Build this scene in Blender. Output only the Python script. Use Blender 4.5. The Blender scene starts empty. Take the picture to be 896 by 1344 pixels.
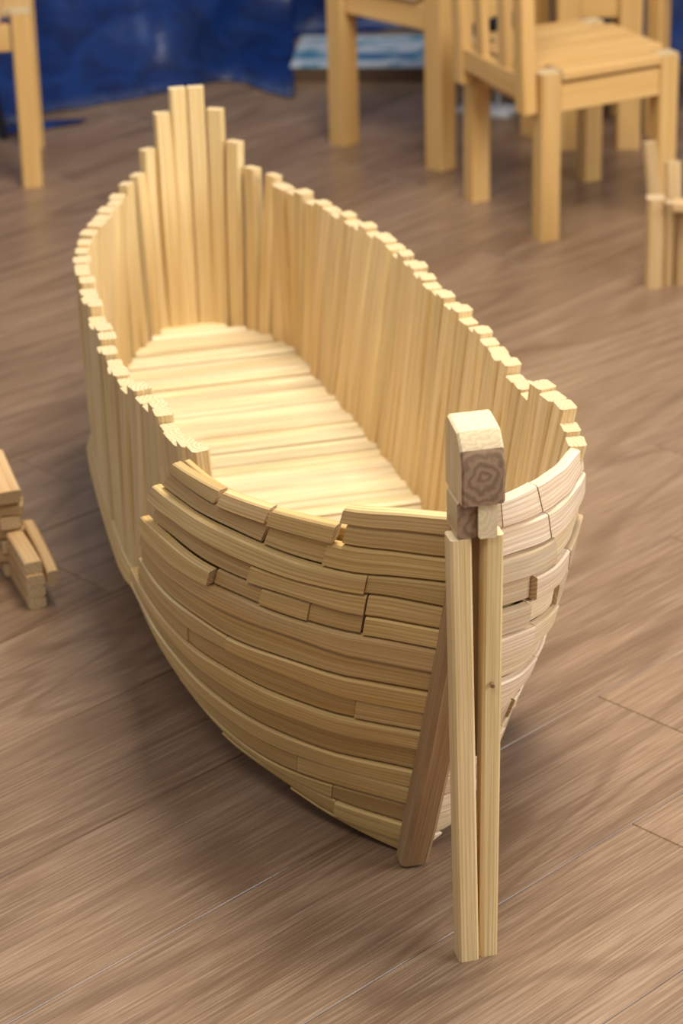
import bpy, math, random, gc
gc.disable()
from mathutils import Vector as V, Matrix, noise
random.seed(7)
C = bpy.context.scene.collection
R = random.uniform

# ------------------------------------------------------------------ materials
def new_mat(name):
    m = bpy.data.materials.new(name); m.use_nodes = True
    nt = m.node_tree; nt.nodes.clear()
    o = nt.nodes.new('ShaderNodeOutputMaterial'); b = nt.nodes.new('ShaderNodeBsdfPrincipled')
    nt.links.new(b.outputs[0], o.inputs[0])
    return m, nt, b
def node(nt, t, **k):
    n = nt.nodes.new(t)
    for a, v in k.items():
        if a in n.inputs: n.inputs[a].default_value = v
        else: setattr(n, a, v)
    return n
def ramp(nt, fac, stops):
    r = nt.nodes.new('ShaderNodeValToRGB'); nt.links.new(fac, r.inputs[0])
    e = r.color_ramp.elements
    while len(e) < len(stops): e.new(.5)
    for i, (p, c) in enumerate(stops):
        e[i].position = p; e[i].color = (*c, 1) if len(c) == 3 else c
    return r.outputs[0]
def mix(nt, fac, a, b, mode='MIX'):
    n = nt.nodes.new('ShaderNodeMix'); n.data_type = 'RGBA'; n.blend_type = mode
    for v, i in ((fac, 0), (a, 6), (b, 7)):
        if isinstance(v, (int, float)): n.inputs[i].default_value = v
        elif isinstance(v, tuple): n.inputs[i].default_value = (*v, 1)
        else: nt.links.new(v, n.inputs[i])
    return n.outputs[2]
def uvscaled(nt, sx, sy):
    uv = node(nt, 'ShaderNodeUVMap', uv_map='UVMap')
    mp = node(nt, 'ShaderNodeMapping'); mp.inputs['Scale'].default_value = (sx, sy, 1)
    nt.links.new(uv.outputs[0], mp.inputs[0]); return mp.outputs[0]

def pine(name, pale, mid, dark, brown=(.33, .19, .09), rough=.55, grain=1.0, spread=.5):
    m, nt, b = new_mat(name)
    v1 = uvscaled(nt, 5, 260); v2 = uvscaled(nt, 2.2, 45); v3 = uvscaled(nt, 14, 900)
    n1 = node(nt, 'ShaderNodeTexNoise', Scale=1, Detail=3, Roughness=.6, Distortion=.3); nt.links.new(v1, n1.inputs[0])
    n2 = node(nt, 'ShaderNodeTexNoise', Scale=1, Detail=2, Roughness=.5, Distortion=.6); nt.links.new(v2, n2.inputs[0])
    n3 = node(nt, 'ShaderNodeTexNoise', Scale=1, Detail=2, Roughness=.6); nt.links.new(v3, n3.inputs[0])
    w = node(nt, 'ShaderNodeTexWave', Scale=1.0, Distortion=5.0, Detail=2.0); w.bands_direction = 'Y'
    w.inputs['Detail Scale'].default_value = .6
    v4 = uvscaled(nt, 5, 60); nt.links.new(v4, w.inputs[0])
    c = ramp(nt, n2.outputs[0], [(.25, mid), (.62, pale)])
    c = mix(nt, ramp(nt, n1.outputs[0], [(.38, (0, 0, 0)), (.75, (1 * grain * .65,) * 3)]), c, dark)
    c = mix(nt, ramp(nt, w.outputs[0], [(.7, (0, 0, 0)), (1, (grain * .38,) * 3)]), c, dark)
    at = node(nt, 'ShaderNodeVertexColor', layer_name='tint')
    sp = node(nt, 'ShaderNodeSeparateColor'); nt.links.new(at.outputs[0], sp.inputs[0])
    br = ramp(nt, sp.outputs[0], [(0, (1 - spread * .5,) * 3), (1, (1 + .0,) * 3)])
    c = mix(nt, 1.0, c, br, 'MULTIPLY')
    c = mix(nt, sp.outputs[1], c, mix(nt, .55, c, brown))
    c = mix(nt, sp.outputs[2], c, mix(nt, 1.0, c, (1.0, .98, 1.10), 'MULTIPLY'))
    nt.links.new(c, b.inputs['Base Color']); b.inputs['Roughness'].default_value = rough
    b.inputs['Specular IOR Level'].default_value = .35
    bp = node(nt, 'ShaderNodeBump', Strength=.35, Distance=.0006)
    nt.links.new(n3.outputs[0], bp.inputs['Height']); nt.links.new(bp.outputs[0], b.inputs['Normal'])
    return m
def endgrain(name, light, dark, scale=70, rough=.7, dist=3.0):
    m, nt, b = new_mat(name)
    uv = node(nt, 'ShaderNodeUVMap', uv_map='UVMap')
    nz = node(nt, 'ShaderNodeTexNoise', Scale=90, Detail=2); nt.links.new(uv.outputs[0], nz.inputs[0])
    w = node(nt, 'ShaderNodeTexWave', Scale=scale, Distortion=dist, Detail=2.0); w.wave_type = 'RINGS'; w.rings_direction = 'Z'
    w.inputs['Detail Scale'].default_value = 2.0
    nt.links.new(uv.outputs[0], w.inputs[0])
    c = ramp(nt, w.outputs[0], [(.1, light), (.95, dark)])
    c = mix(nt, ramp(nt, nz.outputs[0], [(.45, (0, 0, 0)), (.7, (.25, .25, .25))]), c, dark)
    nt.links.new(c, b.inputs['Base Color']); b.inputs['Roughness'].default_value = rough
    bp = node(nt, 'ShaderNodeBump', Strength=.4, Distance=.0008)
    nt.links.new(nz.outputs[0], bp.inputs['Height']); nt.links.new(bp.outputs[0], b.inputs['Normal'])
    return m

PALE, MID, DARK = (.87, .68, .36), (.79, .56, .24), (.50, .29, .09)
M = {}
M['pine'] = pine('boat_pine', PALE, MID, DARK)
M['deck'] = pine('deck_pine', (.91, .79, .51), (.82, .64, .33), (.45, .27, .10))
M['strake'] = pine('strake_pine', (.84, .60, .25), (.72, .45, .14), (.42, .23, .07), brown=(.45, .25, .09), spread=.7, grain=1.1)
M['rough'] = pine('lit_rough_sawn_pine', (.88, .71, .45), (.80, .58, .32), (.52, .31, .14), spread=.45, grain=1.1, rough=.7)  # rough right bow planks; paler tone also has window light put into it
M['post'] = pine('post_pine', (.88, .67, .34), (.79, .55, .23), (.58, .35, .12), grain=1.2)
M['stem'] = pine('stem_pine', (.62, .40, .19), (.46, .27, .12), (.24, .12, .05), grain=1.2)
M['chair'] = pine('chair_pine', (.76, .47, .175), (.66, .37, .11), (.45, .24, .07), grain=.7)
M['model'] = pine('model_pine', (.72, .50, .25), (.60, .36, .14), (.42, .22, .07), spread=.7)
M['end'] = endgrain('end_grain', (.66, .50, .29), (.50, .34, .17))
M['end_dark'] = endgrain('dark_end_grain', (.33, .20, .11), (.21, .12, .06), 40, dist=7)
M['end_pale'] = endgrain('pale_end_grain', (.76, .60, .36), (.67, .50, .28), 60, dist=8)

# ------------------------------------------------------------------ mesh builder
class MB:
    def __init__(s): s.v = []; s.f = []; s.uv = []; s.t = []; s.m = []
    def face(s, idx, uvs, tint, mi=0):
        s.f.append(idx); s.uv.append(uvs); s.t.append(tint); s.m.append(mi)
    def sweep(s, st, tint=None, ch=.0016, caps=(1, 1)):
        """st: list of (centre, half width vector, half thickness vector)"""
        if tint is None: tint = rt()
        uo, vo = R(0, 20), R(0, 5)
        base = len(s.v); n = 8; u = 0; us = []
        for i, (c, hw, ht) in enumerate(st):
            if i: u += (c - st[i - 1][0]).length
            us.append(u)
            lw, lt = max(hw.length, 1e-5), max(ht.length, 1e-5)
            a, b = min(ch, lw * .6) / lw, min(ch, lt * .6) / lt
            for x, y in ((-1 + a, -1), (1 - a, -1), (1, -1 + b), (1, 1 - b), (1 - a, 1), (-1 + a, 1), (-1, 1 - b), (-1, -1 + b)):
                s.v.append(c + hw * x + ht * y)
        w0, t0 = st[0][1].length * 2, st[0][2].length * 2
        per = [0, w0, w0, w0 + t0, w0 + t0, 2 * w0 + t0, 2 * w0 + t0, 2 * (w0 + t0), 2 * (w0 + t0)]
        for i in range(len(st) - 1):
            for k in range(n):
                k2 = (k + 1) % n
                s.face([base + i * n + k, base + i * n + k2, base + (i + 1) * n + k2, base + (i + 1) * n + k],
                       [(us[i] + uo, per[k] + vo), (us[i] + uo, per[k + 1] + vo), (us[i + 1] + uo, per[k + 1] + vo), (us[i + 1] + uo, per[k] + vo)], tint)
        cx, cy = R(-.02, .02), R(-.02, .02)
        for e, (i, on) in enumerate(((0, caps[0]), (len(st) - 1, caps[1]))):
            if not on: continue
            c, hw, ht = st[i]; ids = [base + i * n + k for k in range(n)]
            uvs = [((s.v[j] - c).dot(hw.normalized()) + cx, (s.v[j] - c).dot(ht.normalized()) + cy) for j in ids]
            if e == 0: ids = ids[::-1]; uvs = uvs[::-1]
            s.face(ids, uvs, tint, 1)
    def bar(s, a, b, wdir, w, t, tint=None, bend=0, ch=.0016, nseg=None):
        a, b = V(a), V(b); d = (b - a).normalized(); wd = V(wdir); wd = (wd - d * wd.dot(d)).normalized()
        td = d.cross(wd)
        ns = nseg or (4 if bend else 1); st = []
        for i in range(ns + 1):
            f = i / ns
            st.append((a.lerp(b, f) + td * bend * 4 * f * (1 - f), wd * w / 2, td * t / 2))
        s.sweep(st, tint, ch)
    def build(s, name, mats, parent=None):
        me = bpy.data.meshes.new(name); me.from_pydata([tuple(p) for p in s.v], [], s.f)
        for m in (mats if isinstance(mats, (list, tuple)) else [mats]): me.materials.append(m)
        me.uv_layers.new(name='UVMap'); me.color_attributes.new('tint', 'FLOAT_COLOR', 'CORNER')
        uvs_, cols_ = [], []
        nm = len(me.materials)
        for p, us, t, mi in zip(me.polygons, s.uv, s.t, s.m):
            p.material_index = min(mi, nm - 1); p.use_smooth = True
            for q in us: uvs_.extend(q); cols_.extend((*t, 1))
        me.uv_layers['UVMap'].data.foreach_set('uv', uvs_)
        me.color_attributes['tint'].data.foreach_set('color', cols_)
        me.update()
        me.set_sharp_from_angle(angle=math.radians(28))
        o = bpy.data.objects.new(name, me); C.objects.link(o)
        if parent:
            o.parent = parent; o.matrix_parent_inverse = Matrix.Translation(-parent.location) if parent.type == 'EMPTY' else Matrix()
            if parent.type == 'EMPTY' and parent.rotation_euler.z: o.matrix_parent_inverse = parent_matrix(parent).inverted()
        return o
def parent_matrix(p): return Matrix.Translation(p.location) @ Matrix.Rotation(p.rotation_euler.z, 4, 'Z')
def rt(b=.25):
    return (R(0, 1) ** .8, (R(0.1, .6) if R(0, 1) < b else R(0, .08)), R(0, 1) ** 2)
def empty(name, loc, label, cat, group=None):
    o = bpy.data.objects.new(name, None); C.objects.link(o); o.location = loc; o.empty_display_size = .05
    o['label'] = label; o['category'] = cat
    if group: o['group'] = group
    return o
def tag(o, label, cat): o['label'] = label; o['category'] = cat

def curve(pts):
    """Catmull-Rom through pts, parametrised by arc length 0..1"""
    P = [V(p) for p in pts]; P = [P[0] * 2 - P[1]] + P + [P[-1] * 2 - P[-2]]
    out = []
    for i in range(1, len(P) - 2):
        a, b, c, d = P[i - 1:i + 3]
        for k in range(12):
            t = k / 12
            out.append(.5 * ((2 * b) + (c - a) * t + (2 * a - 5 * b + 4 * c - d) * t * t + (3 * b - a - 3 * c + d) * t ** 3))
    out.append(P[-2]); L = [0]
    for i in range(1, len(out)): L.append(L[-1] + (out[i] - out[i - 1]).length)
    T = L[-1]
    def f(s):
        x = max(0, min(1, s)) * T
        lo, hi = 0, len(L) - 1
        while hi - lo > 1:
            m = (lo + hi) // 2
            if L[m] <= x: lo = m
            else: hi = m
        return out[lo].lerp(out[hi], (x - L[lo]) / max(1e-9, L[hi] - L[lo]))
    f.len = T; f.pts = out
    return f

# ------------------------------------------------------------------ the boat
AX = V((-.215, .977, 0)).normalized()      # bow to stern
CR = V((AX.y, -AX.x, 0))                   # towards the right side
boat = empty('wooden_boat', (-.02, 2.75, 0), 'large open boat built from pale pine sticks, tall stick posts at both ends', 'model boat')

# --- bow planking
STEM = [((.0595, 2.180, .004), .013), ((.0665, 2.160, .055), .016), ((.082, 2.115, .17), .017), ((.097, 2.077, .285), .016), ((.106, 2.062, .36), .015), ((.109, 2.06, .427), .014)]
def stem_at(z):
    L = [V(a) for a, b in STEM]
    for a, b in zip(L, L[1:]):
        if z <= b.z or b is L[-1]:
            f = (z - a.z) / (b.z - a.z); q = a.lerp(b, max(0, min(1, f))) ; return V((q.x, q.y + .012, z))
def bp_(t): return 4.4 * t * (1 - t) ** 1.6
def surface(G, K, h0, h1, bulge, stemline=False, side_left=True):
    def T(k, s):
        h = h0 * (1 - s) + h1 * s
        return k * h
    def S(s, t):
        g, k_ = G(s), K(s)
        p = g.lerp(k_, t)
        d = (G(min(1, s + .02)) - G(max(0, s - .02))).lerp(K(min(1, s + .02)) - K(max(0, s - .02)), t).normalized()
        dn = (k_ - g).normalized(); nrm = d.cross(dn).normalized()
        mid = V((-.03, 2.62, .2))
        if nrm.dot(p - mid) < 0: nrm = -nrm
        b = bulge(s)
        p = p + nrm * b * bp_(t)
        if stemline and s < .3:
            g0, k0 = G(0), K(0); z = g0.z + (k0.z - g0.z) * t
            q = stem_at(z); d0 = g0.lerp(k0, t)
            n0 = V((-.45, -.9, 0)) if side_left else V((.6, -.8, 0))
            p = p + (q - d0 - n0 * b * bp_(t)) * (1 - s / .3) ** 2
        return p, nrm
    return S, T
def strake_piece(mb, S, T, k, s0, s1, off=0, th=.010, tint=None, lift=0, gap=.0007):
    st = []; n = max(3, int(26 * abs(s1 - s0)) + 2); ph = R(0, 9)
    for i in range(n + 1):
        s = s0 + (s1 - s0) * i / n
        wob = noise.noise(V((s * 6, k * 3.1, ph))) * .0012
        ta, tb = T(k, s), T(k + 1, s)
        if ta >= .995: break
        tb = min(tb, 1.0)
        a, na = S(s, ta); b, nb = S(s, tb)
        nrm = (na + nb).normalized(); c = (a + b) / 2; wv = (a - b)
        if wv.length < .002: break
        hw = wv.normalized() * max(.001, wv.length / 2 - gap)
        st.append((c + nrm * (off + th / 2 + wob - .006) + V((0, 0, lift)), hw, nrm * th / 2))
    if len(st) > 1:
        # keep faces outward: direction orientation
        d = (st[1][0] - st[0][0])
        if d.cross(st[0][1]).dot(st[0][2]) < 0: st = [(c, -w, t) for c, w, t in st]
        mb.sweep(st, tint)

GLc = curve([(.095, 2.072, .428), (.048, 2.090, .424), (.005, 2.113, .418), (-.067, 2.194, .400), (-.111, 2.263, .385), (-.158, 2.352, .376)])
KLc = curve([(.055, 2.197, .002), (-.000, 2.232, .012), (-.043, 2.265, .025), (-.120, 2.345, .050), (-.185, 2.454, .085), (-.224, 2.562, .115)])
S, T = surface(GLc, KLc, 1 / 17.0, 1 / 10.3, lambda s: .022 + .012 * math.sin(s * math.pi), True, True)
def sx(px):                                # fraction along the bow from how far the joint lies from the stem
    return [(590, 0), (455, .33), (350, .58), (290, .74), (235, 1)]
def sp(x):
    L = [(590, 0), (520, .16), (455, .31), (350, .56), (290, .74), (235, .93), (200, 1.0)]
    for (a, fa), (b, fb) in zip(L, L[1:]):
        if x >= b: return fa + (fb - fa) * (a - x) / (a - b)
    return 1
TAB_S = (0, .15, .32, .48, .62, .78, .92, 1.0)
TAB = [(.018, .012, .012, .010, .010, .010, .010, .010), (.064, .056, .054, .055, .056, .060, .070, .075), (.116, .108, .107, .108, .113, .116, .122, .130),
       (.171, .170, .172, .168, .170, .183, .207, .220), (.234, .221, .229, .235, .242, .262, .300, .315), (.290, .281, .283, .298, .315, .338, .380, .395),
       (.345, .338, .346, .356, .387, .435, .485, .505), (.410, .406, .407, .435, .468, .520, .577, .600), (.468, .472, .489, .527, .557, .620, .665, .690),
       (.532, .541, .553, .587, .640, .700, .765, .790), (.589, .606, .638, .671, .725, .780, .840, .860), (.645, .668, .707, .754, .800, .850, .900, .920),
       (.717, .746, .795, .836, .877, .920, .960, .975), (.776, .800, .862, .903, .940, .970, .990, 1), (.837, .868, .935, .965, .985, 1, 1, 1),
       (.900, .925, .965, .990, 1, 1, 1, 1), (.962, .982, .995, 1, 1, 1, 1, 1), (1.02,) * 8]
def T(k, s):
    L = TAB[k]; n = len(TAB_S)
    for i in range(n - 1):
        if s <= TAB_S[i + 1] or i == n - 2:
            f = (s - TAB_S[i]) / (TAB_S[i + 1] - TAB_S[i])
            p0, p1, p2, p3 = L[max(0, i - 1)], L[i], L[i + 1], L[min(n - 1, i + 2)]
            return .5 * (2 * p1 + (p2 - p0) * f + (2 * p0 - 5 * p1 + 4 * p2 - p3) * f * f + (3 * p1 - p0 - 3 * p2 + p3) * f ** 3)
br = lambda a=.4: (R(.2, .8), a, R(0, .5))
pl = lambda: (R(.7, 1), R(0, .06), R(0, 1))
mb = MB()
rows = {0: [(0, .247, .002, pl())],
        1: [(0, .232, -.001, (.5, .12, .4)), (.252, .452, .003, pl()), (.466, .655, .001, (.9, .03, 1)), (.675, .925, .001, (.35, .35, .3))],
        2: [(0, .262, 0, (.7, .02, 0)), (.263, .447, -.002, (.5, .25, .3)), (.461, .93, -.003, (.25, .4, .5))],
        3: [(0, .170, 0, (.4, .3, 0)), (.171, .955, .003, (.75, .08, .1))],
        4: [(0, .162, 0, (.7, .05, 0)), (.165, .456, .002, pl()), (.458, .91, -.002, (.25, .45, .3))],
        5: [(0, .160, 0, (.8, .0, 0)), (.166, .268, -.002, (.4, .38, .4)), (.270, .406, 0, (.65, .04, 0)), (.408, .562, -.001, (.3, .4, .3)), (.568, .94, .006, pl())],
        6: [(0, .938, .002, (.6, .14, .8))],
        7: [(0, .93, 0, (.45, .24, .1))],
        8: [(0, .487, .002, pl()), (.489, .94, .002, (.6, .1, 0))],
        9: [(0, .150, 0, (.55, .12, .6)), (.152, .64, -.001, (.35, .32, .2)), (.642, .96, 0, (.4, .28, .2))],
        10: [(0, 1, .003, (.8, .0, .1))],
        11: [(0, 1, -.001, (.25, .32, .1))],
        12: [(0, 1, .002, (.75, .05, 0))],
        13: [(0, .27, 0, (.7, .03, 0)), (.272, 1, 0, (.5, .2, 0))],
        14: [(0, .18, -.001, (.1, .65, .2)), (.181, 1, 0, (.5, .15, 0))],
        15: [(0, .17, .003, (.7, .03, 0)), (.172, 1, 0, (.4, .2, 0))],
        16: [(0, 1, 0, (.5, .1, 0))]}
for k, segs in rows.items():
    for s0, s1, off, tint in segs:
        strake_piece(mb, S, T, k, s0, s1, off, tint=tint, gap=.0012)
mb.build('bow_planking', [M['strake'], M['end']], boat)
def lining(S, s1, rows_):
    m = MB()
    for k in range(rows_):
        st = []
        for i in range(16):
            s = s1 * i / 15; a, na = S(s, .085 + .9 * k / rows_); b, nb = S(s, .085 + .9 * (k + 1) / rows_)
            nn = (na + nb).normalized(); wv = a - b
            st.append(((a + b) / 2 - nn * .0125, wv * .499, nn * .003))
        if (st[1][0] - st[0][0]).dot(st[0][1].cross(st[0][2])) < 0: st = [(c, -w_, t_) for c, w_, t_ in st]
        m.sweep(st, (R(.1, .6), R(.1, .3), 0), ch=.0008)
    m.build('bow_lining', [M['strake'], M['end']], boat)
lining(S, .93, 8)
# right-hand side of the bow
GRc = curve([(.118, 2.070, .428), (.139, 2.105, .42), (.174, 2.190, .395), (.205, 2.283, .370), (.228, 2.352, .358)])
KRc = curve([(.066, 2.197, .002), (.100, 2.235, .015), (.135, 2.300, .035), (.165, 2.380, .06), (.190, 2.47, .10)])
S2, T2 = surface(GRc, KRc, 1 / 15.0, 1 / 9.5, lambda s: .022 + .013 * math.sin(s * math.pi), True, False)
mb = MB()
for k in range(0, 15):
    cuts = [0]
    while cuts[-1] < 1: cuts.append(min(1, cuts[-1] + R(.25, .55)))
    if cuts[-1] - cuts[-2] < .08 and len(cuts) > 2: cuts.pop(-2)
    if k == 0: cuts = [0, .12, .42, 1]
    if k == 1: cuts = [0, .45, 1]
    if k == 2: cuts = [0, .5, 1]
    for q, (a, b) in enumerate(zip(cuts, cuts[1:])):
        if b - a < .06: continue
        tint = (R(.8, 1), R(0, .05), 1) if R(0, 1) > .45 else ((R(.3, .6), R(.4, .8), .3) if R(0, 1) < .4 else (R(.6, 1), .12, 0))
        strake_piece(mb, S2, T2, k, a + .004, b, R(-.003, .006), tint=tint, gap=.0015)
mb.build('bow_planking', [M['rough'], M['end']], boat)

lining(S2, .95, 8)
# --- side walls of upright sticks
def wall(tops, bots, name, jt=.006, extra=None, w=.0225):
    Tp, Bt = curve(tops), curve(bots)
    n = int(Tp.len / w); mb = MB()
    inside = V((-.04, 2.8, .2))
    for i in range(n):
        s = (i + .5) / n
        a, b = Bt(s), Tp(s)
        t = (Tp(min(1, s + .02)) - Tp(max(0, s - .02))); t.z = 0; t.normalize()
        tb = (Bt(min(1, s + .02)) - Bt(max(0, s - .02))); tb.z = 0; tb.normalize()
        out = V((t.y, -t.x, 0))
        if out.dot(b - inside) < 0: out = -out
        o1 = out * R(-.0018, .0018); o2 = out * R(-.0025, .0025)
        top = b + V((0, 0, R(-jt, jt))) + o2 + t * R(-.0015, .0015)
        if extra: top.z += extra(s)
        ww = Tp.len / n - R(.0003, .0016); wb = Bt.len / n - R(.0003, .0014); th = R(.0155, .0205)
        tint = (R(0.2, 1), R(0, .25) if R(0, 1) < .3 else R(0, .06), R(0, .5))
        st = []; tw = R(-.06, .06); be = R(-.002, .002)
        for q in range(5):
            f = q / 4
            tt = tb.lerp(t, f).normalized(); oo = V((tt.y, -tt.x, 0)); oo = oo if oo.dot(out) > 0 else -oo
            c = (a + o1).lerp(top, f) + oo * be * 4 * f * (1 - f)
            tt2 = tt + oo * tw * f; oo2 = oo - tt * tw * f
            st.append((c, tt2 * (wb * (1 - f) + ww * f) / 2, oo2 * th / 2))
        if st[0][1].cross(st[0][2]).dot(st[1][0] - st[0][0]) < 0: st = [(c, -x, y) for c, x, y in st]
        # end cut slightly slanted
        mb.sweep(st, tint, ch=.0026)
    return mb.build(name, [M['pine'], M['end']], boat)

LT = [(-.135, 2.36, .352), (-.160, 2.425, .350), (-.191, 2.525, .342), (-.223, 2.600, .335), (-.241, 2.678, .330), (-.268, 2.80, .330), (-.288, 2.905, .330), (-.300, 2.997, .330), (-.301, 3.059, .333), (-.290, 3.112, .338), (-.272, 3.177, .338), (-.267, 3.205, .338)]
LB = [(-.12, 2.40, .09), (-.150, 2.47, .10), (-.188, 2.54, .107), (-.222, 2.605, .108), (-.238, 2.67, .106), (-.262, 2.79, .106), (-.282, 2.90, .106), (-.294, 2.99, .106), (-.298, 3.055, .106), (-.292, 3.11, .106), (-.280, 3.165, .106), (-.274, 3.20, .106)]
wall(LT, LB, 'side_wall')
RT = [(-.070, 3.262, .332), (-.060, 3.23, .335), (-.007, 3.142, .340), (.046, 3.015, .350), (.085, 2.89, .357), (.114, 2.77, .362), (.152, 2.660, .362), (.178, 2.550, .360), (.197, 2.478, .358)]
RB = [(-.082, 3.27, .106), (-.057, 3.25, .106), (-.020, 3.13, .106), (.018, 3.01, .106), (.055, 2.89, .106), (.090, 2.77, .106), (.122, 2.66, .106), (.148, 2.55, .106), (.160, 2.478, .106)]
wall(RT, RB, 'side_wall')
for Kc_, s0_, s1_ in ((curve(LB), .12, .72), (curve(RB), .1, .95)):
    m = MB(); st = []
    for i in range(16):
        s = s0_ + (s1_ - s0_) * i / 15; p = Kc_(s); t = (Kc_(s + .01) - Kc_(s - .01)); t.z = 0; t.normalize(); o_ = V((t.y, -t.x, 0))
        if o_.dot(p - V((-.04, 2.8, .1))) < 0: o_ = -o_
        st.append((p + o_ * .0105 + V((0, 0, .001)), (up_ := V((0, 0, 1))) * .010 - o_ * .003, o_ * .003))
    if (st[1][0] - st[0][0]).dot(st[0][1].cross(st[0][2])) < 0: st = [(c, -w_, t_) for c, w_, t_ in st]
    m.sweep(st, (.5, .2, 0)); m.build('chine_strip', [M['strake'], M['end']], boat)
wall([(.200, 2.462, .385), (.216, 2.42, .378), (.226, 2.385, .37), (.228, 2.345, .356)], [(.165, 2.462, .106), (.168, 2.42, .10), (.166, 2.38, .09), (.16, 2.33, .08)], 'side_wall', jt=.005)

# --- stern sticks, each cut to its own height
ST = [((-.255, 3.256, .110), (-.265, 3.268, .334)), ((-.244, 3.292, .110), (-.253, 3.304, .334)), ((-.231, 3.315, .110), (-.239, 3.327, .361)),
      ((-.213, 3.322, .110), (-.219, 3.334, .407)), ((-.195, 3.326, .110), (-.198, 3.338, .438)), ((-.173, 3.333, .110), (-.175, 3.345, .437)),
      ((-.153, 3.329, .110), (-.150, 3.341, .408)), ((-.130, 3.319, .110), (-.126, 3.331, .367)), ((-.109, 3.303, .110), (-.104, 3.315, .336)),
      ((-.093, 3.285, .110), (-.076, 3.292, .333))]
cen = V((-.165, 3.05, 0))
ST = [((-.266, 3.228, .11), (-.272, 3.236, .326))] + ST
for i, (a, b) in enumerate(ST):
    a, b = V(a), V(b)
    p = V(ST[max(0, i - 1)][0]); q = V(ST[min(len(ST) - 1, i + 1)][0])
    t = (q - p); t.z = 0; t.normalize()
    bend = .004 * (1 if i % 2 else -1)
    m = MB(); a2 = a + V((0, 0, -.004)); 
    tw = .0212 if 1 < i < 10 else .020
    m.bar(a2, b, t, tw, .015, (R(.35, .8), R(0, .12), 0), bend=bend * .6, ch=.0022)
    m.build('stern_stick', [M['pine'], M['end']], boat)

# --- deck
def xing(poly, c, d):
    best = None
    for p, q in zip(poly, poly[1:]):
        e = q - p; den = d.x * e.y - d.y * e.x
        if abs(den) < 1e-9: continue
        w = p - c
        t = (w.x * e.y - w.y * e.x) / den; u = (w.x * d.y - w.y * d.x) / den
        if 0 <= u <= 1 and t > 0 and (best is None or t < best): best = t
    return best
loop = [V((p[0], p[1], 0)) for p in curve(LB + [(s[0][0], s[0][1], .11) for s in ST] ).pts]
lr = [V((p[0], p[1], 0)) for p in curve([(s[0][0], s[0][1], .11) for s in ST[-2:]] + RB + [(.168, 2.42, .10), (.16, 2.33, .1)]).pts]
mb = MB(); org = V((.085, 2.15, 0)); u = .235; dz = V((0, 0, .113))
pd = (CR + AX * .02).normalized()
while u < 1.21:
    w = R(.017, .027); c = org + AX * (u + w / 2)
    el = []
    for sgn in (-1, 1):
        t = xing(loop + [], c, pd * sgn); t2 = xing(lr, c, pd * sgn)
        t = min([x for x in (t, t2) if x] or [.1]); el.append(t - .004)
    if el[0] + el[1] > .03:
        z = V((0, 0, R(-.003, .002)))
        mb.bar(c - pd * el[0] + dz + z + AX * R(-.001, .001), c + pd * el[1] + dz + z, AX, w - .0030, .011, (R(.25, 1), R(0, .08), R(0, .4)), ch=.0030)
    u += w
mb.build('deck', [M['deck'], M['end']], boat)

# --- hull bottom below the deck line, running in to the keel
keel = curve([(.06, 2.20, .004), (.02, 2.4, .012), (-.03, 2.65, .012), (-.10, 2.95, .012), (-.165, 3.24, .012)])
KL2 = curve([(.055, 2.200, .004), (-.043, 2.268, .025), (-.120, 2.348, .050), (-.182, 2.454, .085), (-.222, 2.562, .108), (-.236, 2.67, .108), (-.262, 2.79, .106), (-.282, 2.90, .106), (-.296, 3.0, .106), (-.294, 3.10, .106), (-.268, 3.22, .106), (-.215, 3.318, .108)])
KR2 = curve([(.066, 2.200, .004), (.135, 2.303, .035), (.162, 2.380, .06), (.180, 2.46, .095), (.155, 2.55, .106), (.125, 2.66, .106), (.090, 2.77, .106), (.055, 2.89, .106), (.018, 3.01, .106), (-.02, 3.13, .106), (-.07, 3.265, .106), (-.14, 3.325, .108)])
for Kc in (KL2, KR2):
    Sb, Tb = surface(Kc, keel, 1 / 9, 1 / 9, lambda s: .004 * math.sin(s * math.pi))
    m = MB()
    for k in range(9):
        cuts = [0, R(.2, .4), R(.5, .8), 1]
        for a, b in zip(cuts, cuts[1:]):
            p0, n0 = Sb(.5, .5)
            st = []
            for i in range(12):
                s = a + (b - a) * i / 11
                pa, na = Sb(s, k / 9); pb, nb = Sb(s, (k + 1) / 9)
                wv = (pa - pb); nn = V(((pa - pb).normalized()).cross((Sb(min(1, s + .01), (k + .5) / 9)[0] - Sb(max(0, s - .01), (k + .5) / 9)[0]).normalized())).normalized()
                if nn.z > 0: nn = -nn
                st.append(((pa + pb) / 2 - nn * .003, wv / 2 * .98, nn * .0045))
            d = st[1][0] - st[0][0]
            if st[0][1].cross(st[0][2]).dot(d) < 0: st = [(c, -w_, t_) for c, w_, t_ in st]
            m.sweep(st, (R(.2, .9), R(.05, .3), R(0, .4)))
    m.build('bottom_planking', [M['strake'], M['end']], boat)
m = MB(); m.bar((.05, 2.235, .010), (-.17, 3.26, .010), CR, .03, .018, (.5, .2, .2)); m.build('keel', [M['strake'], M['end']], boat)

# --- stem, bow posts and the beam head
fr = -AX; up = V((0, 0, 1))
m = MB(); st = []
for c, dp in STEM:
    st.append((V(c), CR * .0135, fr * dp))
st = [(c, (w if True else w), t) for c, w, t in st]
if st[0][1].cross(st[0][2]).z < 0: st = [(c, -w, t) for c, w, t in st]
m.sweep(st, (.6, .35, 0), ch=.004); m.build('stem', [M['stem'], M['end_dark']], boat)

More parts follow.
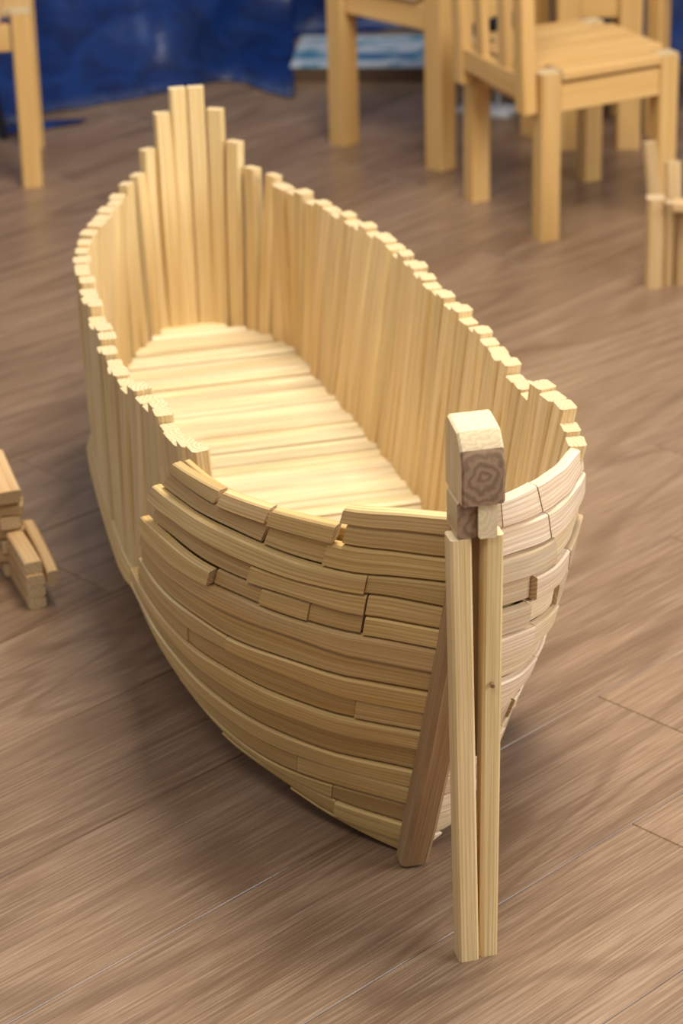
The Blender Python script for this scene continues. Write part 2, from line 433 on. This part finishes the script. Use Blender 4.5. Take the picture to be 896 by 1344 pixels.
def post(b, t, w, th, tint, ch=.0022):
    m = MB(); m.bar(b, t, CR, w, th, tint, ch=ch, nseg=6); return m.build('bow_post', [M['post'], M['end_pale']], boat)
post((.1035, 2.0225, 0), (.0975, 2.0225, .424), .0188, .021, (.95, 0, .5))
post((.1215, 2.029, 0), (.1262, 2.029, .424), .0170, .019, (.85, .02, .1))
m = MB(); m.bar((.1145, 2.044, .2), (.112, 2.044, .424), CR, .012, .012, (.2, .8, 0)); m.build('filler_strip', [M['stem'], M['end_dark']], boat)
# pegs / knot on the right-hand post
m = MB(); m.bar(V((.1265, 2.0205, .283)), V((.1265, 2.0150, .282)), CR, .004, .004, (.3, .6, 0), ch=.0012); m.build('peg', [M['stem'], M['end_dark']], boat)
# two stub ends below the head
for cx, mat, w in ((.1045, 'end_dark', .0165), (.1222, 'end_pale', .0165)):
    m = MB(); a = V((cx, 2.014, .4415)); m.bar(a - fr * .034, a, CR, w, .034, (.4, .5, .3), ch=.002)
    m.build('stub_end', [M['post'], M[mat]], boat)
# head: beam end with a sloped, rounded top
def head():
    prof = [(-.0235, .4575), (-.0235, .506), (-.0225, .518), (-.016, .5235), (.014, .5195), (.0255, .5065), (.030, .492), (.030, .4575)]
    m = MB(); c0 = V((.112, 2.038, 0)); hw = .0188; n = len(prof)
    # profile runs in the fore-aft plane: x = distance to the front, y = height; section swept across the width
    cols = [(-hw, .0016), (-hw + .002, 0), (hw - .002, 0), (hw, .0016)]
    cc = V((.003, .487, 0))
    for x, inset in cols:
        for f_, z_ in prof:
            ff = f_ + (cc.x - f_) * inset * 30; zz = z_ + (cc.y - z_) * inset * 30
            m.v.append(c0 + CR * x + fr * ff + up * zz)
    cum = [0]
    for a, b in zip(prof, prof[1:] + prof[:1]): cum.append(cum[-1] + math.dist(a, b))
    for i in range(3):
        for k in range(n):
            k2 = (k + 1) % n
            x0, x1 = cols[i][0], cols[i + 1][0]
            front = k in (5, 6)
            mi = 1 if k == 6 or k == 5 else (2 if k in (3, 4) else 0)
            if front:
                uvs = [(x0, prof[k][1] - .482), (x0, prof[k2][1] - .482), (x1, prof[k2][1] - .482), (x1, prof[k][1] - .482)]
            elif mi == 2:
                uvs = [(x0 + .03, cum[k]), (x0 + .03, cum[k + 1]), (x1 + .03, cum[k + 1]), (x1 + .03, cum[k])]
            else:
                uvs = [(cum[k], x0), (cum[k + 1], x0), (cum[k + 1], x1), (cum[k], x1)]
            m.face([i * n + k, i * n + k2, (i + 1) * n + k2, (i + 1) * n + k], uvs, (.8, .05, .8), mi)
    for i, rev in ((0, True), (3, False)):
        ids = list(range(i * n, i * n + n)); uvs = [(p[1], p[0] + 3) for p in prof]
        if rev: ids = ids[::-1]; uvs = uvs[::-1]
        m.face(ids, uvs, (.75, .1, .9), 0)
    return m.build('head_block', [M['post'], M['end_dark'], M['end_pale']], boat)
hb = head()

# ------------------------------------------------------------------ floor: laminate planks
def floor_mat():
    m, nt, b = new_mat('laminate_planks')
    v1 = uvscaled(nt, 1.3, 9); v2 = uvscaled(nt, 9, 360); v3 = uvscaled(nt, 28, 700)
    n1 = node(nt, 'ShaderNodeTexNoise', Scale=1, Detail=4, Roughness=.55, Distortion=1.2); nt.links.new(v1, n1.inputs[0])
    n2 = node(nt, 'ShaderNodeTexNoise', Scale=1, Detail=3, Roughness=.65, Distortion=.2); nt.links.new(v2, n2.inputs[0])
    n3 = node(nt, 'ShaderNodeTexNoise', Scale=1, Detail=1, Roughness=.5); nt.links.new(v3, n3.inputs[0])
    # cathedral figure: contour lines of a stretched noise
    v4 = uvscaled(nt, .8, 5.5)
    n4 = node(nt, 'ShaderNodeTexNoise', Scale=1, Detail=1, Roughness=.3, Distortion=.4); nt.links.new(v4, n4.inputs[0])
    mul = node(nt, 'ShaderNodeMath', operation='MULTIPLY'); nt.links.new(n4.outputs[0], mul.inputs[0]); mul.inputs[1].default_value = 70
    sn = node(nt, 'ShaderNodeMath', operation='SINE'); nt.links.new(mul.outputs[0], sn.inputs[0])
    c = ramp(nt, n1.outputs[0], [(.26, (.180, .105, .058)), (.48, (.245, .150, .088)), (.70, (.310, .198, .122))])
    c = mix(nt, ramp(nt, n2.outputs[0], [(.48, (0, 0, 0)), (.70, (.36, .36, .36))]), c, (.52, .37, .245))
    c = mix(nt, ramp(nt, n2.outputs[0], [(.32, (.45, .45, .45)), (.48, (0, 0, 0))]), c, (.13, .068, .036))
    c = mix(nt, ramp(nt, sn.outputs[0], [(.50, (0, 0, 0)), (1, (.42, .42, .42))]), c, (.14, .075, .040))
    at = node(nt, 'ShaderNodeVertexColor', layer_name='tint')
    sp_ = node(nt, 'ShaderNodeSeparateColor'); nt.links.new(at.outputs[0], sp_.inputs[0])
    c = mix(nt, 1.0, c, ramp(nt, sp_.outputs[0], [(0, (.82, .80, .79)), (1, (1.0, 1.0, 1.0))]), 'MULTIPLY')
    nt.links.new(c, b.inputs['Base Color'])
    r = ramp(nt, n2.outputs[0], [(.3, (.27,) * 3), (.7, (.40,) * 3)]); nt.links.new(r, b.inputs['Roughness'])
    b.inputs['Specular IOR Level'].default_value = .5
    bp = node(nt, 'ShaderNodeBump', Strength=.25, Distance=.0006)
    nt.links.new(n2.outputs[0], bp.inputs['Height']); nt.links.new(bp.outputs[0], b.inputs['Normal'])
    return m
M['floor'] = floor_mat()
m_, nt_, b_ = new_mat('floor_gap'); b_.inputs['Base Color'].default_value = (.05, .03, .02, 1); M['gap'] = m_
TD, ND = V((.714, .70, 0)), V((-.70, .714, 0))
mb = MB(); PW, PL = .19, 1.28
joint = {-1: 1.766, 0: 1.94, 1: 1.02, 2: 1.22, 3: 2.36, 4: 1.748, 5: 1.915, 6: 2.90}
rr = random.Random(3)
for r in range(-16, 32):
    n0 = 1.405 + PW * r
    j = joint.get(r, rr.uniform(0, PL))
    for q in range(-6, 8):
        t0 = j + PL * q
        cen_ = TD * (t0 + PL / 2) + ND * (n0 + PW / 2)
        if abs(cen_.x) > 3.4 or not (-.6 < cen_.y < 6.9): continue
        g = .0004; bv = .0008
        x0, x1, y0, y1 = t0 + g, t0 + PL - g, n0 + g, n0 + PW - g
        tint = (rr.uniform(0, 1), 0, 0); uo, vo = rr.uniform(0, 40), rr.uniform(0, 40)
        i0 = len(mb.v)
        for (a, b, z) in [(x0, y0, -.0012), (x1, y0, -.0012), (x1, y1, -.0012), (x0, y1, -.0012), (x0 + bv, y0 + bv, 0), (x1 - bv, y0 + bv, 0), (x1 - bv, y1 - bv, 0), (x0 + bv, y1 - bv, 0),
                          (x0, y0, -.008), (x1, y0, -.008), (x1, y1, -.008), (x0, y1, -.008)]:
            mb.v.append(TD * a + ND * b + V((0, 0, z)))
        def uvof(ids): return [((mb.v[i].dot(TD) - t0 + uo), (mb.v[i].dot(ND) - n0 + vo)) for i in ids]
        for f in ([4, 5, 6, 7], [0, 1, 5, 4], [1, 2, 6, 5], [2, 3, 7, 6], [3, 0, 4, 7], [8, 9, 1, 0], [9, 10, 2, 1], [10, 11, 3, 2], [11, 8, 0, 3], [11, 10, 9, 8]):
            ids = [i0 + k for k in f]; mb.face(ids, uvof(ids), tint)
fl = mb.build('floor', M['floor']); fl['kind'] = 'structure'

# wall behind everything
m_, nt_, b_ = new_mat('painted_wall'); b_.inputs['Base Color'].default_value = (.62, .60, .56, 1); b_.inputs['Roughness'].default_value = .8
nz = node(nt_, 'ShaderNodeTexNoise', Scale=60); bp = node(nt_, 'ShaderNodeBump', Strength=.1); nt_.links.new(nz.outputs[0], bp.inputs['Height']); nt_.links.new(bp.outputs[0], b_.inputs['Normal'])
mb = MB(); mb.bar((-3.2, 6.45, 1.3), (3.2, 6.45, 1.3), (0, 0, 1), 2.6, .1)
w_ = mb.build('wall_back', m_); w_['kind'] = 'structure'

# ------------------------------------------------------------------ chairs
def chair(name, corner, d1, w1, w2, label, legs=(1, 1, 1, 1), back=None, leg=.034, h=.292, slats=4, bh=.62, group=None, cat='chair', legtop=0):
    """corner: ground centre of the near leg; d1: direction of side 1; side 2 is d1 turned left."""
    P0 = V((*corner, 0)); d1 = V((*d1, 0)).normalized(); d2 = V((-d1.y, d1.x, 0))
    e = empty(name, tuple(P0 + d1 * w1 / 2 + d2 * w2 / 2), label, cat, group)
    P = [P0, P0 + d1 * w1, P0 + d1 * w1 + d2 * w2, P0 + d2 * w2]
    mats = [M['chair'], M['end']]
    backs = {None: (), 's2': (0, 3), 's1': (0, 1)}[back]
    for i, p in enumerate(P):
        if not legs[i]: continue
        m = MB(); top = bh if (i in backs and legtop) else h
        m.bar(p, p + V((0, 0, top)), d1, leg, leg * .95, (R(.4, .9), R(0, .1), 0), ch=.003); m.build('leg', mats, e)
    ins = leg / 2 + .001; sz = h - .036
    m = MB()
    for a, b in ((0, 1), (1, 2), (2, 3), (3, 0)):
        d = (P[b] - P[a]).normalized(); 
        m.bar(P[a] + d * ins + V((0, 0, sz - .006)), P[b] - d * ins + V((0, 0, sz - .006)), (0, 0, 1), .044, .024, (R(.4, .9), R(0, .1), 0), ch=.002)
    m.build('seat_frame', mats, e)
    m = MB(); nb = 5; hw = w2 / 2 - ins - .001 + leg * .0
    for i in range(nb):
        f = (i + .5) / nb
        c = P0 + d2 * (-leg / 2 + (w2 + leg) * f)
        edge = i in (0, nb - 1)
        a = c + d1 * (ins if edge else -leg / 2); b = c + d1 * (w1 - ins if edge else w1 + leg / 2)
        m.bar(a + V((0, 0, h - .006)), b + V((0, 0, h - .006)), d2, (w2 + leg) / nb - .0012, .016, (R(.5, 1), R(0, .05), .3), ch=.002)
    m.build('seat', mats, e)
    if back:
        a, b = (P[0], P[3]) if back == 's2' else (P[0], P[1])
        o = (-d1 if back == 's2' else -d2) * (leg / 2 + .013)
        dd = (b - a).normalized()
        if not legtop:
            for q in (a + dd * .012, b - dd * .012):
                m = MB(); m.bar(q + o + V((0, 0, h - .062)), q + o * 1.5 + V((0, 0, bh)), dd, .030, .024, (R(.4, .8), .05, 0), ch=.003); m.build('back_post', mats, e)
        m = MB(); z0 = h + .006 if not legtop else h + .05
        oo = o if not legtop else o * 0; ri = .028 if not legtop else -.01
        m.bar(a + oo + dd * ri + V((0, 0, h - .024)), b + oo - dd * ri + V((0, 0, h - .022)), (0, 0, 1), .036, .018, (.5, .1, 0)); m.build('back_rail', mats, e)
        m = MB(); m.bar(a + oo * 1.5 + dd * ri + V((0, 0, bh - .05)), b + oo * 1.5 - dd * ri + V((0, 0, bh - .05)), (0, 0, 1), .05, .018, (.6, .05, 0)); m.build('back_rail', mats, e)
        for i in range(slats):
            f = (i + 1) / (slats + 1); q = a.lerp(b, f)
            m = MB(); m.bar(q + oo + V((0, 0, h - .006)), q + oo * 1.5 + V((0, 0, bh - .03)), dd, .024, .014, (R(.3, .9), .05, 0)); m.build('back_slat', mats, e)
    return e
GRP = 'small wooden chairs in the background'
chair('child_chair', (.331, 3.965), (.186, .090), .212, .222, 'small pine chair nearest the boat, plank seat and slatted back facing right', back='s2', group=GRP, slats=2, h=.268)
chair('child_chair', (.183, 4.338), (.155, .162), .25, .224, 'small pine chair behind the nearest chair, a blurred paper on its seat', group=GRP, leg=.040, h=.298)

chair('child_chair', (-.505, 4.300), (-.08, 1), .22, .215, 'small pine chair alone at the far left, cut by the picture edge', group=GRP, h=.296)
chair('child_chair', (.405, 4.435), (1, -.05), .104, .20, 'narrow pine chair with tall rear posts just behind the nearest chair seat', back='s1', legtop=1, slats=0, group=GRP, leg=.040, h=.292)
chair('child_chair', (.722, 4.366), (.64, .77), .21, .205, 'pine chair at the far right whose darker seat rails run out of the picture', group=GRP, h=.33)

# ------------------------------------------------------------------ things under and behind the chairs
def simple(name, col, rough=.6, spec=.5):
    m, nt, b = new_mat(name); b.inputs['Base Color'].default_value = (*col, 1); b.inputs['Roughness'].default_value = rough
    b.inputs['Specular IOR Level'].default_value = spec
    nz = node(nt, 'ShaderNodeTexNoise', Scale=120, Detail=2); bp = node(nt, 'ShaderNodeBump', Strength=.08, Distance=.002)
    nt.links.new(nz.outputs[0], bp.inputs['Height']); nt.links.new(bp.outputs[0], b.inputs['Normal']); return m
M['white'] = simple('pale_plastic', (.62, .62, .64)); M['black'] = simple('black_plastic', (.012, .012, .014), .4)
M['board'] = simple('brown_card', (.10, .055, .03)); M['metal'] = simple('grey_metal', (.35, .35, .36), .3)
m_, nt_, b_ = new_mat('printed_paper')
tc = node(nt_, 'ShaderNodeUVMap', uv_map='UVMap'); mp = node(nt_, 'ShaderNodeMapping'); mp.inputs['Scale'].default_value = (5, 9, 1); nt_.links.new(tc.outputs[0], mp.inputs[0])
nz = node(nt_, 'ShaderNodeTexNoise', Scale=1.6, Detail=2, Distortion=1.5); nt_.links.new(mp.outputs[0], nz.inputs[0])
nt_.links.new(ramp(nt_, nz.outputs[0], [(.34, (.02, .10, .25)), (.42, (.10, .26, .34)), (.50, (.40, .45, .52)), (.7, (.48, .49, .53))]), b_.inputs['Base Color']); M['paper'] = m_

# picture sheet lying on a low brown board
e = empty('picture_sheet', (.06, 5.12, 0), 'white and blue printed sheet lying on a low brown board by the blue tarp', 'picture sheet')
m = MB(); m.bar((-.062, 4.985, .012), (.26, 4.955, .012), (0, 1, 0), .21, .024, (.2, 0, 0)); m.build('backing_board', M['board'], e)
m = MB(); m.bar((-.065, 4.985, .0285), (.262, 4.955, .0285), (0, 1, 0), .215, .006, (.2, 0, 0)); m.build('sheet', M['paper'], e)
# paper on the second chair's seat
m = MB(); m.bar((.13, 4.50, .3075), (.215, 4.41, .3075), (.7, .7, 0), .10, .002, (.5, 0, 0), ch=.0005)
o = m.build('paper_sheet', M['paper']); tag(o, 'pale paper lying on the seat of the chair behind the nearest one', 'paper')
# base plate with a thin rod
e = empty('rod_stand', (.30, 4.63, 0), 'pale flat base plate with a thin upright rod under the nearest chair', 'stand')
m = MB(); m.bar((.235, 4.672, .005), (.325, 4.63, .005), (.2, .4, 0), .055, .010, (.5, 0, 0)); m.build('base_plate', M['white'], e)
m = MB(); m.bar((.300, 4.645, .010), (.298, 4.645, .16), (1, 0, 0), .008, .008, (.5, 0, 0), ch=.002); m.build('rod', M['metal'], e)
# black storage case
e = empty('storage_case', (.32, 4.86, 0), 'black case in the shadow behind the nearest chair legs', 'case')
m = MB(); m.bar((.285, 4.86, .055), (.375, 4.82, .055), (0, 0, 1), .11, .10, (.5, 0, 0), ch=.008); m.build('body', M['black'], e)
m = MB(); m.bar((.283, 4.86, .121), (.377, 4.82, .121), (0, 0, 1), .018, .106, (.5, 0, 0), ch=.004); m.build('lid', M['black'], e)
e = empty('storage_case', (.46, 4.80, 0), 'black case standing between the legs of the narrow chair', 'case')
m = MB(); m.bar((.43, 4.83, .05), (.53, 4.80, .05), (0, 0, 1), .10, .08, (.5, 0, 0), ch=.008); m.build('body', M['black'], e)
m = MB(); m.bar((.428, 4.83, .108), (.532, 4.80, .108), (0, 0, 1), .014, .086, (.5, 0, 0), ch=.004); m.build('lid', M['black'], e)
# black thin leg at the left edge: a folding stand
e = empty('folding_stand', (-.62, 4.58, 0), 'thin black metal stand partly hidden behind the far left chair', 'stand')
m = MB(); m.bar((-.580, 4.562, 0), (-.610, 4.562, .24), (1, 0, 0), .012, .012, (.5, 0, 0), ch=.004); m.build('leg', M['black'], e)
m = MB(); m.bar((-.70, 4.562, 0), (-.64, 4.562, .24), (1, 0, 0), .012, .012, (.5, 0, 0), ch=.004); m.build('leg', M['black'], e)
m = MB(); m.bar((-.67, 4.562, .245), (-.59, 4.562, .245), (0, 0, 1), .012, .02, (.5, 0, 0), ch=.004); m.build('top_bar', M['black'], e)

# ------------------------------------------------------------------ blue tarp heaped against the back
m_, nt_, b_ = new_mat('blue_tarp')
g = node(nt_, 'ShaderNodeTexCoord'); nz = node(nt_, 'ShaderNodeTexNoise', Scale=14, Detail=4, Distortion=1.0); nt_.links.new(g.outputs['Object'], nz.inputs[0])
nt_.links.new(ramp(nt_, nz.outputs[0], [(.35, (.001, .011, .07)), (.65, (.002, .026, .14))]), b_.inputs['Base Color'])
b_.inputs['Roughness'].default_value = .42
bp = node(nt_, 'ShaderNodeBump', Strength=.5, Distance=.01); nt_.links.new(nz.outputs[0], bp.inputs['Height']); nt_.links.new(bp.outputs[0], b_.inputs['Normal']); M['tarp'] = m_
base = curve([(-1.5, 4.45, 0), (-.95, 4.50, 0), (-.583, 4.64, 0), (-.516, 4.697, 0), (-.317, 4.811, 0), (-.19, 4.885, 0), (-.12, 4.81, 0), (-.070, 4.765, 0), (-.082, 4.86, 0), (-.12, 4.98, 0), (-.11, 5.13, 0), (.03, 5.20, 0), (.30, 5.20, 0), (.50, 5.08, 0), (.64, 4.92, 0), (.95, 4.95, 0), (1.7, 4.85, 0)])
mb = MB(); nx, ny = 260, 60; H_ = .95
for i in range(nx + 1):
    s = i / nx; b = base(s)
    for j in range(ny + 1):
        f = j / ny; z = f * H_
        n1 = noise.noise(V((b.x * 4, z * 5, 1.3))); n2 = noise.noise(V((b.x * 11 + z * 5, z * 8, 4.1))); n3 = noise.noise(V((b.x * 3, z * 2, 9)))
        rid = 1 - abs(noise.noise(V((b.x * 6 - z * 6, z * 5 + b.x * 3, 7.7)))) * 2
        slope = .22 * z ** .7 if z > 0 else 0
        tp = math.exp(-((b.x + .07) / .12) ** 2) if b.y < 5.1 else 0
        yb = 5.18 + (b.y - 5.18) * math.exp(-z * (4.5 + 22 * tp))
        y = yb + slope + (n1 * .09 + n2 * .035 - rid * .035) * min(1, z * 9)
        zz = z * (1 + .1 * n3) + .002 + (.01 * abs(n2) if j == 0 else 0)
        mb.v.append(V((b.x + n2 * .02 * min(1, z * 6), y, zz)))
for i in range(nx):
    for j in range(ny):
        a = i * (ny + 1) + j
        mb.face([a, a + ny + 1, a + ny + 2, a + 1], [(i / nx, j / ny)] * 4, (0, 0, 0))
o = mb.build('tarp', M['tarp']); tag(o, 'crumpled dark blue tarp heaped on the floor along the back', 'tarp')
o.data.set_sharp_from_angle(angle=3.1)
sol = o.modifiers.new('thickness', 'SOLIDIFY'); sol.thickness = .0015; sol.offset = 1
# loose scrap of blue sheet in front of it
mb = MB(); k = 10
outl = [(-.51, 4.665), (-.44, 4.66), (-.455, 4.635), (-.53, 4.600), (-.60, 4.57), (-.66, 4.56), (-.64, 4.60)]
c0 = V((-.54, 4.625, .006)); mb.v.append(c0)
for x, y in outl: mb.v.append(V((x, y, .002 + R(0, .004))))
for i in range(len(outl)): mb.face([0, i + 1, (i + 1) % len(outl) + 1], [(0, 0)] * 3, (0, 0, 0))
o = mb.build('tarp_scrap', M['tarp']); tag(o, 'flat scrap of blue sheet on the floor beside the far left chair leg', 'plastic sheet')
sol = o.modifiers.new('thickness', 'SOLIDIFY'); sol.thickness = .0015; sol.offset = 1

# ------------------------------------------------------------------ small stick models left and right
def stick(e, a, b, wd, w=.021, t=.014, tint=None, name='stick'):
    m = MB(); m.bar(a, b, wd, w, t, tint or (R(.2, 1), R(0, .3), R(0, .5)), ch=.0022, bend=R(-.0015, .0015)); return m.build(name, [M['model'], M['end']], e)
e = empty('stick_model', (-.42, 2.84, 0), 'small stacked stick model at the left picture edge, one leg reaching out', 'stick model')
# the reaching leg: layered end block and two slanting sticks
LG = V((.34, -.94, 0)).normalized()            # the way the leg reaches
LW = V((LG.y, -LG.x, 0)); tip = V((-.352, 2.735, 0)); zz = .007
for k in range(3):
    a = tip - LG * .012 + up * (.007 + .0142 * k)
    stick(e, a - LG * (.10 if k < 2 else .085) , a + LG * .012, LW, .021, .0138)
a = tip + up * .0505 - LG * .01; stick(e, a - LG * .085, a + LG * .006, LW, .020, .014, (.9, 0, .3))
a = tip + up * .030 - LW * .0195 - LG * .0; stick(e, a - LG * .105 + up * .024, a + LG * .006 + up * .008, up, .020, .013, (.95, 0, .3))
# the upright stack
org_ = tip - LG * .108 + V((-.004, .0, 0))
for k in range(6):
    z = .008 + .0152 * k
    if k % 2: stick(e, org_ + V((-.10, -.01, z)) , org_ + V((.020, .0, z)), LG, .024, .0145)
    else: stick(e, org_ - LG * .05 + up * z, org_ + LG * .018 + up * z, LW, .024, .0145)
stick(e, org_ - LG * .06 + up * .122, org_ + LG * .022 + up * .104, LW, .028, .018, (.9, 0, .6))
stick(e, org_ - LG * .04 + V((-.07, 0, .007)), org_ + V((-.05, 0, .007)) - LG * .12, LW)

e = empty('stick_model', (.50, 3.76, 0), 'small stick model at the right picture edge in front of a chair leg', 'stick model')
def upright(x, y, h, w=.023, t=.021, lean=(0, 0), z0=0, tint=(.5, .1, 0)):
    m = MB(); m.bar((x, y, z0), (x + lean[0], y + lean[1], z0 + h), (1, 0, 0), w, t, tint, ch=.005); m.build('stick', [M['model'], M['end']], e)
upright(.4735, 3.742, .138, .027, .026, tint=(.6, .08, 0))
upright(.4955, 3.748, .128, .015, .020, tint=(.3, .2, 0))
upright(.5140, 3.745, .118, .019, .020, tint=(.2, .4, 0))
upright(.545, 3.74, .125, .024, .020)
m = MB(); m.bar((.498, 3.722, .132), (.60, 3.700, .132), (0, 0, 1), .016, .024, (.9, 0, .3), ch=.003); m.build('rail', [M['model'], M['end']], e)
upright(.489, 3.785, .20, .020, .014, lean=(-.018, .03), z0=0.0, tint=(.3, .25, 0))
upright(.510, 3.79, .17, .024, .014, lean=(-.004, .02), z0=0.0, tint=(.7, .1, 0))
m = MB(); m.bar((.44, 3.425, .012), (.44, 3.45, .012), (1, 0, 0), .01, .01, (.5, 0, 0))
upright(.56, 3.80, .16, .022, .016)

# ------------------------------------------------------------------ light
w = bpy.data.worlds.new('world'); bpy.context.scene.world = w; w.use_nodes = True
bg = w.node_tree.nodes['Background']; bg.inputs[0].default_value = (.93, .95, 1.0, 1); bg.inputs[1].default_value = .27
def area(name, loc, target, sx_, sy_, power, col):
    l = bpy.data.lights.new(name, 'AREA'); l.shape = 'RECTANGLE'; l.size = sx_; l.size_y = sy_; l.energy = power; l.color = col
    o = bpy.data.objects.new(name, l); C.objects.link(o); o.location = loc
    d = V(target) - V(loc); o.rotation_euler = d.to_track_quat('-Z', 'Y').to_euler(); return o
area('window_or_fill_light', (2.7, 1.7, 1.6), (0, 2.6, .1), 2.0, 1.5, 66, (.94, .97, 1.0))  # daylight from the window on the right
area('ceiling_lamp', (.30, 2.75, 2.3), (.0, 2.7, 0), .9, .9, 60, (1.0, .93, .80))
area('ceiling_lamp', (-.4, .6, 2.7), (.0, 2.5, 0), 1.2, .6, 20, (1.0, .96, .9))

area('window_or_fill_light', (-2.7, 4.9, 1.7), (-.3, 3.2, 0), 1.6, 1.4, 22, (.62, .76, 1.0))  # unseen cool fill, added for a bluish sheen on the left floor

# ------------------------------------------------------------------ camera
f = 3500.0; p = math.radians(25.2); roll = .025
fw = V((0, math.cos(p), -math.sin(p))); u0 = V((0, math.sin(p), math.cos(p))); r0 = V((1, 0, 0))
c_, s_ = math.cos(roll), math.sin(roll)
Rv = r0 * c_ - u0 * s_; Uv = r0 * s_ + u0 * c_
cam = bpy.data.cameras.new('camera'); co = bpy.data.objects.new('camera', cam); C.objects.link(co)
mt = Matrix((Rv, Uv, -fw)).transposed().to_4x4(); mt.translation = V((0, 0, 1.4)); co.matrix_world = mt
cam.sensor_fit = 'VERTICAL'; cam.sensor_height = 36; cam.lens = f / 1344 * 36
cam.dof.use_dof = True; cam.dof.focus_distance = 2.42; cam.dof.aperture_fstop = 6.5
cam.clip_start = .05
bpy.context.scene.camera = co
vs = bpy.context.scene.view_settings
vs.view_transform = 'Standard'; vs.look = 'None'; vs.exposure = .2; vs.gamma = 1; vs.use_curve_mapping = False
bpy.context.scene.cycles.use_denoising = True
